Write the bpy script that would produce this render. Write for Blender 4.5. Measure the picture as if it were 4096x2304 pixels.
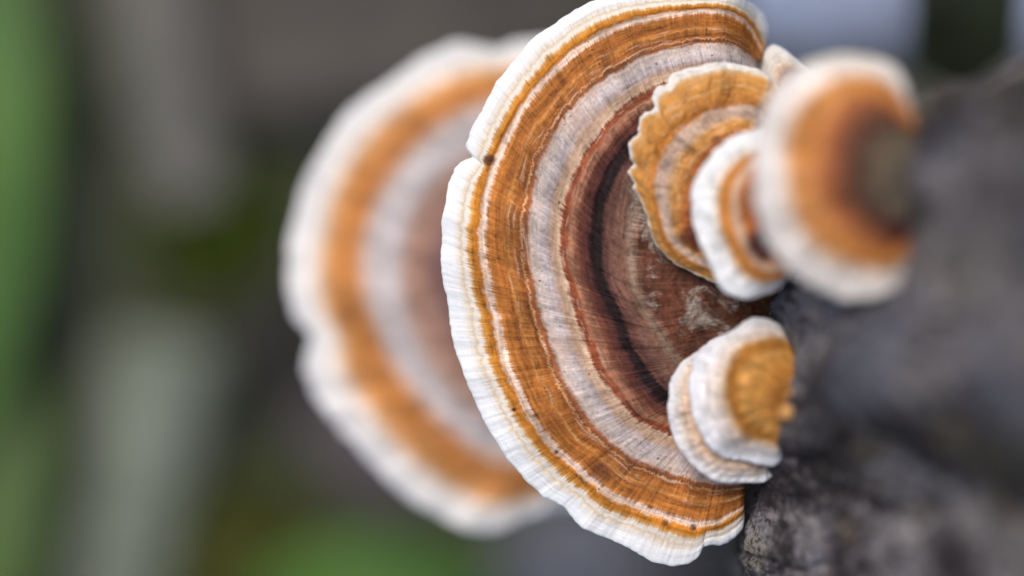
import bpy, math, random
import numpy as np
from mathutils import Vector

# ------------------------------------------------------------------ scene, camera, light
for o in list(bpy.data.objects):
    bpy.data.objects.remove(o)
scene = bpy.context.scene
col = scene.collection
ZF = 0.20                 # height of the big bracket above the ground = plane of focus
D = 0.306                 # lens to plane of focus
K = 0.110 / 4096          # metres per photo pixel on the plane of focus

cam_d = bpy.data.cameras.new('camera')
cam = bpy.data.objects.new('camera', cam_d)
col.objects.link(cam)
cam.location = (0, 0, ZF + D)
cam.rotation_euler = (0, 0, 0)
cam_d.sensor_width = 36
cam_d.lens = 36 * D / 0.110
cam_d.clip_start = 0.01
cam_d.clip_end = 50
cam_d.dof.use_dof = True
cam_d.dof.focus_distance = D
cam_d.dof.aperture_fstop = 3.9
scene.camera = cam

SUN_EL, SUN_AZ = 60, -30          # azimuth from +Y (top of the picture), negative = towards -X
world = bpy.data.worlds.new('World')
scene.world = world
world.use_nodes = True
wn = world.node_tree
sky = wn.nodes.new('ShaderNodeTexSky')
sky.sky_type = 'NISHITA'
sky.sun_disc = False
sky.sun_elevation = math.radians(SUN_EL)
sky.sun_rotation = math.radians(SUN_AZ)
sky.air_density = 1.0
sky.dust_density = 4.0
sky.ozone_density = 1.0
bg = wn.nodes['Background']
bg.inputs['Strength'].default_value = 0.12
wn.links.new(sky.outputs[0], bg.inputs[0])

sd = bpy.data.lights.new('sun', 'SUN')
sd.energy = 1.5
sd.angle = math.radians(28)
sd.color = (1.0, 0.93, 0.84)
sun = bpy.data.objects.new('sun', sd)
col.objects.link(sun)
el, az = math.radians(SUN_EL), math.radians(SUN_AZ)
sdir = Vector((math.sin(az) * math.cos(el), math.cos(az) * math.cos(el), math.sin(el)))
sun.rotation_euler = sdir.to_track_quat('Z', 'Y').to_euler()
sun.location = sdir * 2

vs = scene.view_settings
vs.view_transform = 'Standard'
vs.look = 'None'
vs.exposure = 0.22
vs.gamma = 1
vs.use_curve_mapping = False

# ------------------------------------------------------------------ helpers
def lin(r, g, b, f=0.88):
    def s(c):
        c /= 255
        return c / 12.92 if c <= 0.04045 else ((c + 0.055) / 1.055) ** 2.4
    return (s(r) * f, s(g) * f, s(b) * f, 1)

def W(x, y, z):
    """photo pixel seen at height z -> world point"""
    f = (D - (z - ZF)) / D * K
    return np.stack([(np.asarray(x, float) - 2048) * f, -(np.asarray(y, float) - 1152) * f], -1)

def _hash(ix, iy, iz, seed):
    h = (ix.astype(np.int64) * 374761393 + iy.astype(np.int64) * 668265263 +
         iz.astype(np.int64) * 2147483647 + seed * 974634777) & 0xFFFFFFFF
    h = ((h ^ (h >> 13)) * 1274126177) & 0xFFFFFFFF
    return ((h ^ (h >> 16)) & 0xFFFF) / 65535.0

def vnoise(x, y, z=0.0, seed=0):
    x, y, z = np.broadcast_arrays(np.asarray(x, float), np.asarray(y, float), np.asarray(z, float))
    ix, iy, iz = np.floor(x), np.floor(y), np.floor(z)
    fx, fy, fz = x - ix, y - iy, z - iz
    q = lambda t: t * t * t * (t * (t * 6 - 15) + 10)
    fx, fy, fz = q(fx), q(fy), q(fz)
    r = 0
    for a in (0, 1):
        for b in (0, 1):
            for c in (0, 1):
                w = (fx if a else 1 - fx) * (fy if b else 1 - fy) * (fz if c else 1 - fz)
                r = r + w * _hash(ix + a, iy + b, iz + c, seed)
    return r * 2 - 1

def fbm(x, y, z=0.0, seed=0, octs=4, gain=0.5):
    r, a, f = 0, 1.0, 1.0
    for i in range(octs):
        r = r + a * vnoise(np.asarray(x) * f, np.asarray(y) * f, np.asarray(z) * f, seed + i * 17)
        a *= gain
        f *= 2.03
    return r

def sstep(x, a, b):
    t = np.clip((x - a) / (b - a), 0, 1)
    return t * t * (3 - 2 * t)

def gsm(a, s):
    if s <= 0:
        return a
    n = int(s * 3) + 1
    k = np.exp(-0.5 * (np.arange(-n, n + 1) / s) ** 2)
    k /= k.sum()
    # reflect the ends about their end value so that ends stay put
    p = np.concatenate([2 * a[0] - a[n:0:-1], a, 2 * a[-1] - a[-2:-n - 2:-1]])
    return np.convolve(p, k, 'valid')

def new_obj(name, verts, faces, mat, parent=None, smooth=True, uv=None, attrs=None, normals=None):
    me = bpy.data.meshes.new(name)
    verts = np.asarray(verts, np.float32)
    faces = np.asarray(faces, np.int32)
    nv, nf, k = len(verts), len(faces), faces.shape[1]
    me.vertices.add(nv)
    me.vertices.foreach_set('co', verts.ravel())
    me.loops.add(nf * k)
    me.loops.foreach_set('vertex_index', faces.ravel())
    me.polygons.add(nf)
    me.polygons.foreach_set('loop_start', np.arange(0, nf * k, k, dtype=np.int32))
    me.polygons.foreach_set('loop_total', np.full(nf, k, np.int32))
    if smooth:
        me.polygons.foreach_set('use_smooth', np.ones(nf, bool))
    if uv is not None:
        l = me.uv_layers.new(name='UVMap')
        l.data.foreach_set('uv', np.asarray(uv, np.float32)[faces.ravel()].ravel())
    me.update(calc_edges=True)
    if attrs:
        for k2, v in attrs.items():
            a = me.attributes.new(k2, 'FLOAT', 'POINT')
            a.data.foreach_set('value', np.asarray(v, np.float32).ravel())
    me.validate()
    if normals is not None:
        me.normals_split_custom_set_from_vertices(np.asarray(normals, np.float32).tolist())
    if mat:
        me.materials.append(mat)
    o = bpy.data.objects.new(name, me)
    col.objects.link(o)
    if parent:
        o.parent = parent
    return o

def tag(o, label, cat, group=None, kind=None):
    o['label'] = label
    if cat:
        o['category'] = cat
    if group:
        o['group'] = group
    if kind:
        o['kind'] = kind
    return o

def empty(name, loc):
    e = bpy.data.objects.new(name, None)
    e.empty_display_size = 0.01
    e.location = loc
    col.objects.link(e)
    return e

# ------------------------------------------------------------------ node helper
class NT:
    def __init__(self, name):
        self.m = bpy.data.materials.new(name)
        self.m.use_nodes = True
        self.t = self.m.node_tree
        self.b = self.t.nodes['Principled BSDF']
    def n(self, typ, **kw):
        x = self.t.nodes.new(typ)
        for k, v in kw.items():
            setattr(x, k, v)
        return x
    def put(self, sock, v):
        if isinstance(v, bpy.types.NodeSocket):
            self.t.links.new(v, sock)
        else:
            sock.default_value = v
    def math(self, op, a, b=0.0, c=None, clamp=False):
        x = self.n('ShaderNodeMath', operation=op, use_clamp=clamp)
        self.put(x.inputs[0], a)
        self.put(x.inputs[1], b)
        if c is not None:
            self.put(x.inputs[2], c)
        return x.outputs[0]
    def comb(self, x, y, z=0.0):
        c = self.n('ShaderNodeCombineXYZ')
        for i, v in enumerate((x, y, z)):
            self.put(c.inputs[i], v)
        return c.outputs[0]
    def noise(self, vec, scale=1.0, detail=3.0, rough=0.55, dist=0.0):
        x = self.n('ShaderNodeTexNoise')
        self.put(x.inputs['Vector'], vec)
        x.inputs['Scale'].default_value = scale
        x.inputs['Detail'].default_value = detail
        x.inputs['Roughness'].default_value = rough
        x.inputs['Distortion'].default_value = dist
        return x.outputs['Fac']
    def mr(self, v, a, b, c=0.0, d=1.0, smooth=True):
        x = self.n('ShaderNodeMapRange')
        if smooth:
            x.interpolation_type = 'SMOOTHSTEP'
        self.put(x.inputs[0], v)
        for i, q in enumerate((a, b, c, d)):
            self.put(x.inputs[i + 1], q)
        return x.outputs[0]
    def mix(self, f, a, b, mode='MIX'):
        x = self.n('ShaderNodeMix', data_type='RGBA', blend_type=mode)
        self.put(x.inputs[0], f)
        self.put(x.inputs[6], a)
        self.put(x.inputs[7], b)
        return x.outputs[2]
    def ramp(self, v, stops):
        x = self.n('ShaderNodeValToRGB')
        r = x.color_ramp
        stops = sorted(stops, key=lambda s: s[0])
        assert len(stops) <= 32
        while len(r.elements) > 1:
            r.elements.remove(r.elements[-1])
        r.elements[0].position = stops[0][0]
        r.elements[0].color = stops[0][1]
        for p, c in stops[1:]:
            e = r.elements.new(p)
            e.color = c
        self.put(x.inputs[0], v)
        return x.outputs[0]
    def bump(self, h, dist, strength=1.0, prev=None):
        x = self.n('ShaderNodeBump')
        x.inputs['Strength'].default_value = strength
        x.inputs['Distance'].default_value = dist
        self.put(x.inputs['Height'], h)
        if prev is not None:
            self.put(x.inputs['Normal'], prev)
        return x.outputs[0]

def cap_material(name, stops, seed=0.0, jag=0.016, low=0.02, fine=0.3, fib=0.25,
                 pale=(226, 204, 186), pale_amt=0.6, pale_zone=(0.3, 0.86), silver=0.0, crack=0.3, grey_zone=(.62, .71), fuzz=0.03):
    T = NT(name)
    uv = T.n('ShaderNodeUVMap', uv_map='UVMap').outputs[0]
    sp = T.n('ShaderNodeSeparateXYZ')
    T.put(sp.inputs[0], uv)
    u, v = sp.outputs[0], sp.outputs[1]
    obj = T.n('ShaderNodeTexCoord').outputs['Object']
    fibn = T.noise(T.comb(T.math('MULTIPLY', u, 5.0), T.math('MULTIPLY', v, 1.4), seed), 1, 4, 0.6)
    fibf = T.noise(T.comb(T.math('MULTIPLY', u, 7.0), T.math('MULTIPLY', v, 4.5), seed + 3), 1, 3, 0.6)
    lown = T.noise(T.comb(T.math('MULTIPLY', u, 7.0), T.math('MULTIPLY', v, 0.16), seed + 7), 1, 2, 0.5)
    uw = T.math('ADD', u, T.math('MULTIPLY', T.math('SUBTRACT', lown, 0.5), 0.05))
    uw = T.math('ADD', uw, T.math('MULTIPLY', T.math('SUBTRACT', fibf, 0.5), 0.008))
    conc = T.noise(T.comb(T.math('MULTIPLY', uw, 72.0), T.math('MULTIPLY', v, 0.12), seed + 11), 1, 3, 0.65)
    c2 = T.noise(T.comb(T.math('MULTIPLY', uw, 90.0), T.math('MULTIPLY', v, 0.22), seed + 19), 1, 2, 0.6)
    iso = T.noise(obj, 700, 4, 0.65)
    blot = T.noise(obj, 170, 3, 0.6)
    grain = T.noise(obj, 2600, 2, 0.6)
    uu = T.math('ADD', u, T.math('MULTIPLY', T.math('SUBTRACT', fibn, 0.5), jag))
    uu = T.math('ADD', uu, T.math('MULTIPLY', T.math('SUBTRACT', fibf, 0.5), jag * 0.9))
    uu = T.math('ADD', uu, T.math('MULTIPLY', T.math('SUBTRACT', lown, 0.5), low))
    uu = T.math('ADD', uu, T.math('MULTIPLY', T.math('SUBTRACT', iso, 0.5), fuzz))
    c = T.ramp(uu, stops)
    sect = T.noise(T.comb(T.math('MULTIPLY', u, 9.0), T.math('MULTIPLY', v, 0.28), seed + 51), 1, 3, 0.6)
    shade = T.mr(sect, 0.34, 0.66, 0.80, 1.16)
    c = T.mix(T.mr(uu, 0.93, 0.88), c, T.mix(1.0, c, T.comb(shade, T.math('POWER', shade, 1.06), T.math('POWER', shade, 1.15)), 'MULTIPLY'))
    # inner area only (keeps the white growing edge clean)
    inner = T.mr(uu, 0.93, 0.88, 0.0, 1.0)
    # fine growth lines, darker and paler
    grey = T.math('SUBTRACT', 1.0, T.math('MULTIPLY', T.math('MULTIPLY', T.mr(uu, grey_zone[0] - .02, grey_zone[0] + .02), T.mr(uu, grey_zone[1] + .01, grey_zone[1] - .02)), 0.8))
    f1 = T.math('MULTIPLY', T.math('MULTIPLY', T.math('MULTIPLY', T.math('SUBTRACT', conc, 0.5), fine * 4.2), inner), grey)
    f2 = T.math('MULTIPLY', T.math('MULTIPLY', T.math('SUBTRACT', fibf, 0.5), fib * 1.5), T.mr(uu, 1.0, 0.86, 0.15, 1.0))
    f3 = T.math('MULTIPLY', T.math('MULTIPLY', T.math('SUBTRACT', fibn, 0.5), fib * 1.2), inner)
    f4 = T.math('MULTIPLY', T.math('MULTIPLY', T.math('SUBTRACT', iso, 0.5), 0.7), inner)
    f5 = T.math('MULTIPLY', T.math('MULTIPLY', T.math('SUBTRACT', grain, 0.5), 0.9), inner)
    f4 = T.math('ADD', f4, f5)
    f = T.math('ADD', T.math('ADD', T.math('ADD', f1, f2), T.math('ADD', f3, f4)), 1.0)
    f = T.math('MAXIMUM', f, 0.25)
    c = T.mix(1.0, c, T.comb(f, f, f), 'MULTIPLY')
    # brownish stains on the grey felt and paler / darker blotches everywhere
    st = T.math('MULTIPLY', T.math('SUBTRACT', 1.0, grey), T.mr(blot, 0.52, 0.68, 0.0, 0.55))
    c = T.mix(st, c, lin(176, 142, 118))
    bl = T.mr(blot, 0.35, 0.65, 0.86, 1.14)
    c = T.mix(inner, c, T.mix(1.0, c, T.comb(bl, bl, bl), 'MULTIPLY'))
    # broken pale growth lines
    pz = T.math('MULTIPLY', T.mr(uu, pale_zone[0] - 0.03, pale_zone[0] + 0.03), T.mr(uu, pale_zone[1] + 0.01, pale_zone[1] - 0.02))
    pm = T.math('MULTIPLY', T.mr(c2, 0.56, 0.68), T.mr(fibf, 0.30, 0.55, 0.25, 1.0))
    pm = T.math('MULTIPLY', T.math('MULTIPLY', pm, pz), pale_amt)
    c = T.mix(pm, c, lin(*pale))
    # radial dark cracks
    crk = T.noise(T.comb(T.math('MULTIPLY', u, 9.0), T.math('MULTIPLY', v, 2.6), seed + 29), 1, 2, 0.5)
    cm = T.math('MULTIPLY', T.mr(crk, 0.64, 0.76), T.math('MULTIPLY', T.math('MULTIPLY', inner, grey), crack))
    c = T.mix(cm, c, lin(95, 48, 26))
    if silver > 0:
        sn = T.noise(obj, 210, 5, 0.7, 0.6)
        sm = T.math('MULTIPLY', T.mr(sn, 0.54, 0.66), T.math('MULTIPLY', T.mr(uu, 0.44, 0.36), T.mr(uu, 0.04, 0.14)))
        sm = T.math('MULTIPLY', T.math('MULTIPLY', sm, T.mr(fibf, 0.25, 0.6, .3, 1.)), silver)
        c = T.mix(sm, c, lin(176, 168, 156))
        dn = T.noise(obj, 330, 3, 0.6)
        dm = T.math('MULTIPLY', T.mr(dn, 0.55, 0.68), T.mr(uu, 0.46, 0.30))
        c = T.mix(T.math('MULTIPLY', dm, 0.7), c, lin(52, 30, 24))
    # little dark flecks
    fl = T.noise(obj, 2100, 1, 0.5)
    c = T.mix(T.math('MULTIPLY', T.mr(fl, 0.735, 0.78), T.math('MULTIPLY', inner, 0.7)), c, lin(80, 42, 26))
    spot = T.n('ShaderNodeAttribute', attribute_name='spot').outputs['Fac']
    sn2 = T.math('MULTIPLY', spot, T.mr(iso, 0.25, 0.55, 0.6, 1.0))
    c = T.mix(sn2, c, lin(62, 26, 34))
    T.put(T.b.inputs['Base Color'], c)
    T.b.inputs['Roughness'].default_value = 0.7
    T.b.inputs['Specular IOR Level'].default_value = 0.2
    T.b.inputs['Subsurface Weight'].default_value = 0.18
    T.b.inputs['Subsurface Radius'].default_value = (1.0, 0.6, 0.4)
    T.b.inputs['Subsurface Scale'].default_value = 0.0009
    nb = T.bump(conc, 0.00022, 0.6)
    nb = T.bump(fibf, 0.00008, 0.5, nb)
    nb = T.bump(iso, 0.00016, 0.6, nb)
    T.put(T.b.inputs['Normal'], nb)
    return T.m

def pore_material():
    T = NT('pore_surface_material')
    obj = T.n('ShaderNodeTexCoord').outputs['Object']
    vo = T.n('ShaderNodeTexVoronoi')
    T.put(vo.inputs['Vector'], obj)
    vo.inputs['Scale'].default_value = 3200
    n = T.noise(obj, 120, 3)
    c = T.mix(n, lin(214, 200, 178), lin(236, 228, 214))
    c = T.mix(T.mr(vo.outputs['Distance'], 0.0, 0.35, 0.45, 0.0), c, lin(150, 128, 100))
    T.put(T.b.inputs['Base Color'], c)
    T.b.inputs['Roughness'].default_value = 0.8
    T.put(T.b.inputs['Normal'], T.bump(vo.outputs['Distance'], 0.0002, 0.8))
    return T.m
M_PORE = pore_material()

# ------------------------------------------------------------------ the stump's outline (pixels / 4096 at the plane of focus)
SCX, SCY, SR = (1288 + 1900) * 1.59, (724 + 450) * 1.59, 1250 * 1.59
SC = W(SCX, SCY, ZF)                       # stump axis in metres
SRm = SR * K
STUMP_TOP = ZF + 0.13

def stump_radius(th, z):
    """th: angle round the axis (0 = +X, counter-clockwise seen from above)"""
    r = np.full(np.broadcast(th, z).shape, SRm)
    d = lambda a: np.angle(np.exp(1j * (th - np.radians(a))))
    near = sstep(z, ZF + 0.008, ZF + 0.025)
    deg = np.degrees(th) % 360
    r = r + 0.0035 * sstep(deg, 177, 191) * (1 - sstep(deg, 210, 240))          # swellings below and beside the big bracket
    r = r + 0.0036 * np.exp(-(d(161.5) / 0.075) ** 2) * np.exp(-((z - ZF) / 0.012) ** 2)
    r = r + (-0.0055 * (1 - near) + 0.0030 * near) * np.exp(-(d(138) / 0.08) ** 2)
    r = r - 0.0062 * near * np.exp(-(d(155) / 0.15) ** 2)
    r = r - (0.0068 - 0.0040 * near) * np.exp(-(d(112) / 0.30) ** 2)
    # the stump narrows towards its broken top
    z0 = ZF + 0.040 * (1 - sstep(deg, 160, 186))
    r = r - 0.5 * np.clip(z - z0, 0, 0.055) * np.exp(-(d(175) / 1.0) ** 2)
    flare = np.clip((0.06 - z) / 0.06, 0, 1.5) ** 2
    r = r + flare * (0.010 + 0.006 * np.cos(3 * th + 0.6)) * (1 - np.exp(-(d(118) / 0.8) ** 2))
    r = r + 0.0006 * fbm(np.cos(th) * 2.2, np.sin(th) * 2.2, z * 22, 5, 3)
    return r

# ------------------------------------------------------------------ ground
def ground_height(x, y):
    h = 0.004 * fbm(x * 14, y * 14, 0, 71, 4) + 0.0016 * fbm(x * 90, y * 90, 0, 75, 3)
    return h

def build_ground():
    n = 260
    s = np.linspace(-1, 1, n)
    a = np.sign(s) * (np.abs(s) * 0.22 + np.abs(s) ** 5 * 2.3)
    X, Y = np.meshgrid(a, a)
    Z = ground_height(X, Y)
    v = np.stack([X.ravel(), Y.ravel(), Z.ravel()], -1)
    i = np.arange(n * n).reshape(n, n)
    f = np.stack([i[:-1, :-1], i[:-1, 1:], i[1:, 1:], i[1:, :-1]], -1).reshape(-1, 4)
    T = NT('soil_material')
    obj = T.n('ShaderNodeTexCoord').outputs['Object']
    a1 = T.noise(obj, 26, 4, 0.6)
    b1 = T.noise(obj, 160, 4, 0.6)
    c = T.ramp(a1, [(0.34, lin(28, 38, 16)), (0.46, lin(48, 60, 32)), (0.56, lin(72, 76, 58)), (0.70, lin(50, 64, 28))])
    c = T.mix(T.mr(b1, 0.45, 0.7), c, lin(76, 70, 62))
    T.put(T.b.inputs['Base Color'], c)
    T.b.inputs['Roughness'].default_value = 0.9
    T.put(T.b.inputs['Normal'], T.bump(b1, 0.003, 0.8))
    o = new_obj('ground', v, f, T.m)
    o['kind'] = 'structure'
    o['label'] = 'dark grey brown forest soil around the foot of the stump'
build_ground()

# ------------------------------------------------------------------ stump
def bark_material():
    T = NT('bark_material')
    obj = T.n('ShaderNodeTexCoord').outputs['Object']
    mp = T.n('ShaderNodeMapping')
    mp.inputs['Scale'].default_value = (1, 1, 0.5)
    T.put(mp.inputs[0], obj)
    p = mp.outputs[0]
    big = T.noise(p, 125, 4, 0.6, 0.5)
    mid = T.noise(obj, 480, 4, 0.7)
    fin = T.noise(obj, 1300, 4, 0.75)
    hue = T.noise(p, 75, 2, 0.5)
    c = T.ramp(big, [(0.40, lin(52, 47, 51)), (0.46, lin(88, 83, 87)), (0.52, lin(122, 119, 122)), (0.58, lin(158, 156, 160)), (0.64, lin(172, 166, 162))])
    wide = T.noise(p, 30, 3, 0.5)
    wd = T.mr(wide, 0.38, 0.62, 0.80, 1.28)
    c = T.mix(1.0, c, T.comb(wd, T.math('MULTIPLY', wd, 0.985), wd), 'MULTIPLY')
    c = T.mix(T.mr(hue, 0.54, 0.62, 0.0, 0.75), c, lin(134, 124, 104))
    c = T.mix(T.mr(hue, 0.46, 0.38, 0.0, 0.6), c, lin(116, 122, 142))
    c = T.mix(T.mr(mid, 0.47, 0.40, 0.0, 0.75), c, lin(42, 37, 40))
    c = T.mix(T.mr(mid, 0.58, 0.68, 0.0, 0.6), c, lin(178, 170, 174))
    c = T.mix(T.mr(fin, 0.48, 0.40, 0.0, 0.9), c, lin(24, 21, 22))
    c = T.mix(T.mr(fin, 0.60, 0.68, 0.0, 0.7), c, lin(206, 198, 194))
    T.put(T.b.inputs['Base Color'], c)
    T.b.inputs['Roughness'].default_value = 0.75
    T.b.inputs['Specular IOR Level'].default_value = 0.4
    nb = T.bump(mid, 0.0012, 0.7)
    nb = T.bump(fin, 0.0009, 1.0, nb)
    T.put(T.b.inputs['Normal'], nb)
    return T.m

def build_stump():
    root = empty('tree_stump', (SC[0], SC[1], 0))
    tag(root, 'weathered grey bark-covered stump that carries the striped bracket fungi', 'stump')
    # fine columns on the side the brackets grow on
    front = np.radians(np.linspace(112, 232, 420))
    back = np.radians(np.linspace(232, 472, 90)[1:-1])
    th = np.concatenate([front, back])
    z = np.concatenate([np.linspace(-0.03, ZF - 0.03, 150)[:-1], np.linspace(ZF - 0.03, ZF + 0.05, 280)[:-1], np.linspace(ZF + 0.05, STUMP_TOP, 150)])
    TH, Z = np.meshgrid(th, z)
    R = stump_radius(TH, Z)
    cx, cy = np.cos(TH) * SRm, np.sin(TH) * SRm
    # bark plates and grit
    plate = fbm(cx * 110, cy * 110, Z * 60, 21, 3)
    R = R + 0.0004 * plate - 0.0010 * np.exp(-(fbm(cx * 170, cy * 170, Z * 80, 31, 3) / 0.12) ** 2)
    R = R + 0.0004 * fbm(cx * 48, cy * 48, Z * 13, 37, 3) - 0.0005 + 0.00055 * fbm(cx * 620, cy * 620, Z * 520, 41, 3)
    X, Y = np.cos(TH) * R, np.sin(TH) * R
    v = np.stack([X.ravel(), Y.ravel(), Z.ravel()], -1)
    nz, nt = TH.shape
    i = np.arange(nz * nt).reshape(nz, nt)
    j = np.roll(i, -1, 1)
    f = np.stack([i[:-1], j[:-1], j[1:], i[1:]], -1).reshape(-1, 4)
    new_obj('bark', v, f, bark_material(), root)
    # broken wood on top
    rr = np.linspace(1, 0.02, 24)
    A, B = np.meshgrid(th[::3], rr)
    Rt = np.interp(A, th, R[-1]) * B
    Xt, Yt = np.cos(A) * Rt, np.sin(A) * Rt
    Zt = STUMP_TOP - 0.0005 + (1 - B) * 0.004 + 0.0025 * (1 - B ** 6) * fbm(Xt * 150, Yt * 150, 0, 51, 3)
    v = np.stack([Xt.ravel(), Yt.ravel(), Zt.ravel()], -1)
    nz, nt = A.shape
    i = np.arange(nz * nt).reshape(nz, nt)
    j = np.roll(i, -1, 1)
    f = np.stack([i[:-1], j[:-1], j[1:], i[1:]], -1).reshape(-1, 4)
    T = NT('cut_wood_material')
    obj = T.n('ShaderNodeTexCoord').outputs['Object']
    wv = T.n('ShaderNodeTexWave', wave_type='RINGS', rings_direction='Z')
    T.put(wv.inputs['Vector'], obj)
    wv.inputs['Scale'].default_value = 90
    wv.inputs['Distortion'].default_value = 3
    c = T.mix(wv.outputs['Fac'], lin(128, 112, 92), lin(164, 148, 126))
    T.put(T.b.inputs['Base Color'], c)
    T.b.inputs['Roughness'].default_value = 0.9
    new_obj('cut_top', v, f, T.m, root)
    return root
build_stump()

# ------------------------------------------------------------------ bracket fungi
def resample(pts, C, N, sm, byarc=False):
    p = np.array(pts, float)
    if byarc:
        s = np.concatenate([[0], np.cumsum(np.hypot(*np.diff(p, axis=0).T))])
    else:
        s = np.unwrap(np.arctan2(p[:, 1] - C[1], p[:, 0] - C[0]))
        if s[-1] < s[0]:
            s = -s
        s = np.maximum.accumulate(s + np.arange(len(s)) * 1e-6)
    s = (s - s[0]) / (s[-1] - s[0])
    t = np.linspace(0, 1, N)
    x, y = np.interp(t, s, p[:, 0]), np.interp(t, s, p[:, 1])
    return gsm(x, sm), gsm(y, sm)

def bracket(name, label, curves, base, C, dz, N, M, mat, relief, th_rim=0.0009, th_base=0.004,
            scallop=5.0, sm=3.0, u_margin=0.93, spots=(), seed=1, white=None):
    """curves: [(u, points)] from the rim (u = 1) inwards, base: points on / in the bark (u = 0)"""
    zc = ZF + dz
    cs = []
    for k, (u, pts) in enumerate(curves):
        x, y = resample(pts, C, N, sm if k == 0 else max(sm, N * 0.012))
        cs.append((u, x, y))
    bx, by = resample(base, C, N, 2, True)
    cs.append((0.0, bx, by))
    t = np.linspace(0, 1, N)
    rimx, rimy = cs[0][1], cs[0][2]
    arc = np.concatenate([[0], np.cumsum(np.hypot(np.diff(rimx), np.diff(rimy)))]) * K * 1000     # mm
    # small scallops of the growing edge
    cenx, ceny = cs[-1][1], cs[-1][2]
    dx, dy = rimx - cenx, rimy - ceny
    L = np.hypot(dx, dy)
    amp = scallop * (0.8 * vnoise(arc * 0.9, 0, 0, seed) + 0.5 * vnoise(arc * 2.3, 3, 0, seed + 1))
    cs[0] = (cs[0][0], rimx + dx / L * amp, rimy + dy / L * amp)
    if white:                                  # inner edge of the white growing rim
        ins = white[1](t)
        cs.insert(1, (white[0], rimx - dx / L * ins, rimy - dy / L * ins))
    us = np.array([c[0] for c in cs])[::-1]
    XS = np.array([c[1] for c in cs])[::-1]
    YS = np.array([c[2] for c in cs])[::-1]
    # rows, denser at the rim
    q = np.linspace(0, 1, M)
    ug = 1 - (1 - q) ** 1.0
    ug = np.concatenate([ug[ug < 0.975], 1 - 0.025 * (np.linspace(1, 0, 14) ** 2)])
    Mr = len(ug)
    idx = np.clip(np.searchsorted(us, ug, 'right') - 1, 0, len(us) - 2)
    w = ((ug - us[idx]) / (us[idx + 1] - us[idx]))[:, None]
    PX = XS[idx] * (1 - w) + XS[idx + 1] * w
    PY = YS[idx] * (1 - w) + YS[idx + 1] * w
    # smooth the kinks across the control curves
    ker = np.array([1, 2, 3, 2, 1.]) / 9
    for _ in range(4):
        PX[2:-16] = sum(k * PX[i:Mr - 18 + i] for i, k in enumerate(ker))
        PY[2:-16] = sum(k * PY[i:Mr - 18 + i] for i, k in enumerate(ker))
    U = np.repeat(ug[:, None], N, 1)
    Tt = np.repeat(t[None], Mr, 0)
    A = np.repeat(arc[None], Mr, 0)
    xy = W(PX, PY, zc)
    H = relief(U, Tt, A, PX, PY) if relief else np.zeros_like(U)
    thick = (th_rim + (th_base - th_rim) * (1 - U) ** 0.8)
    e = np.clip((U - 0.975) / 0.025, 0, 1)
    rnd = 1 - np.sqrt(np.clip(1 - e ** 2, 0, 1))
    ztop = zc + H - rnd * thick * 0.5
    zbot = zc + H - thick + rnd * thick * 0.5
    # ends of the fan close too
    te = np.minimum(Tt, 1 - Tt) / 0.012
    ee = 1 - np.clip(te, 0, 1)
    r2 = 1 - np.sqrt(np.clip(1 - ee ** 2, 0, 1))
    mid = (ztop + zbot) / 2
    ztop = mid + (ztop - mid) * (1 - r2)
    zbot = mid + (zbot - mid) * (1 - r2)
    top = np.concatenate([xy, ztop[..., None]], -1)
    bot = np.concatenate([xy, zbot[..., None]], -1)
    org = np.array([xy[0, N // 2, 0], xy[0, N // 2, 1], zc])
    root = empty(name, org)
    tag(root, label, 'bracket fungus', 'bracket fungi on the stump')
    # normals of the whole loop (top rows then under rows)
    full = np.concatenate([top, bot[::-1][1:]], 0)
    gu = np.gradient(full, axis=0)
    gt = np.gradient(full, axis=1)
    nrm = np.cross(gt, gu)
    ln = np.linalg.norm(nrm, axis=-1, keepdims=True)
    nrm = nrm / np.maximum(ln, 1e-12)
    flip = nrm[Mr // 2, N // 2, 2] < 0
    if flip:
        nrm = -nrm
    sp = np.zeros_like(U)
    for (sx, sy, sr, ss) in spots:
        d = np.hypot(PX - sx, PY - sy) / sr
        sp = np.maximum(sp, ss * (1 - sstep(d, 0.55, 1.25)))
    ua = np.concatenate([U, U[::-1][1:]], 0)
    aa = np.concatenate([A, A[::-1][1:]], 0)
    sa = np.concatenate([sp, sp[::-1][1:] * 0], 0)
    def piece(nm, r0, r1, m):
        v = (full[r0:r1] - org).reshape(-1, 3)
        nr = r1 - r0
        i = np.arange(nr * N).reshape(nr, N)
        f = np.stack([i[:-1, :-1], i[:-1, 1:], i[1:, 1:], i[1:, :-1]], -1)
        if flip:
            f = f[..., ::-1]
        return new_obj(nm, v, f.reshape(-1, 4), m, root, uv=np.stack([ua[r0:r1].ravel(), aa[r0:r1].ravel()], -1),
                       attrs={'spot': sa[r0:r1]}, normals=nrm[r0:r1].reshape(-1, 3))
    km = int(np.searchsorted(ug, u_margin))
    kb = Mr + (Mr - 1 - int(np.searchsorted(ug, 0.985)))
    piece('cap', 0, km + 1, mat)
    piece('margin', km, kb + 1, mat)
    piece('pore_surface', kb, full.shape[0], M_PORE)
    return root

s159 = lambda pts: [(x * 1.59, y * 1.59) for x, y in pts]
zm = lambda ox, oy, sc, pts: [(ox + x / sc, oy + y / sc) for x, y in pts]

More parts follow.
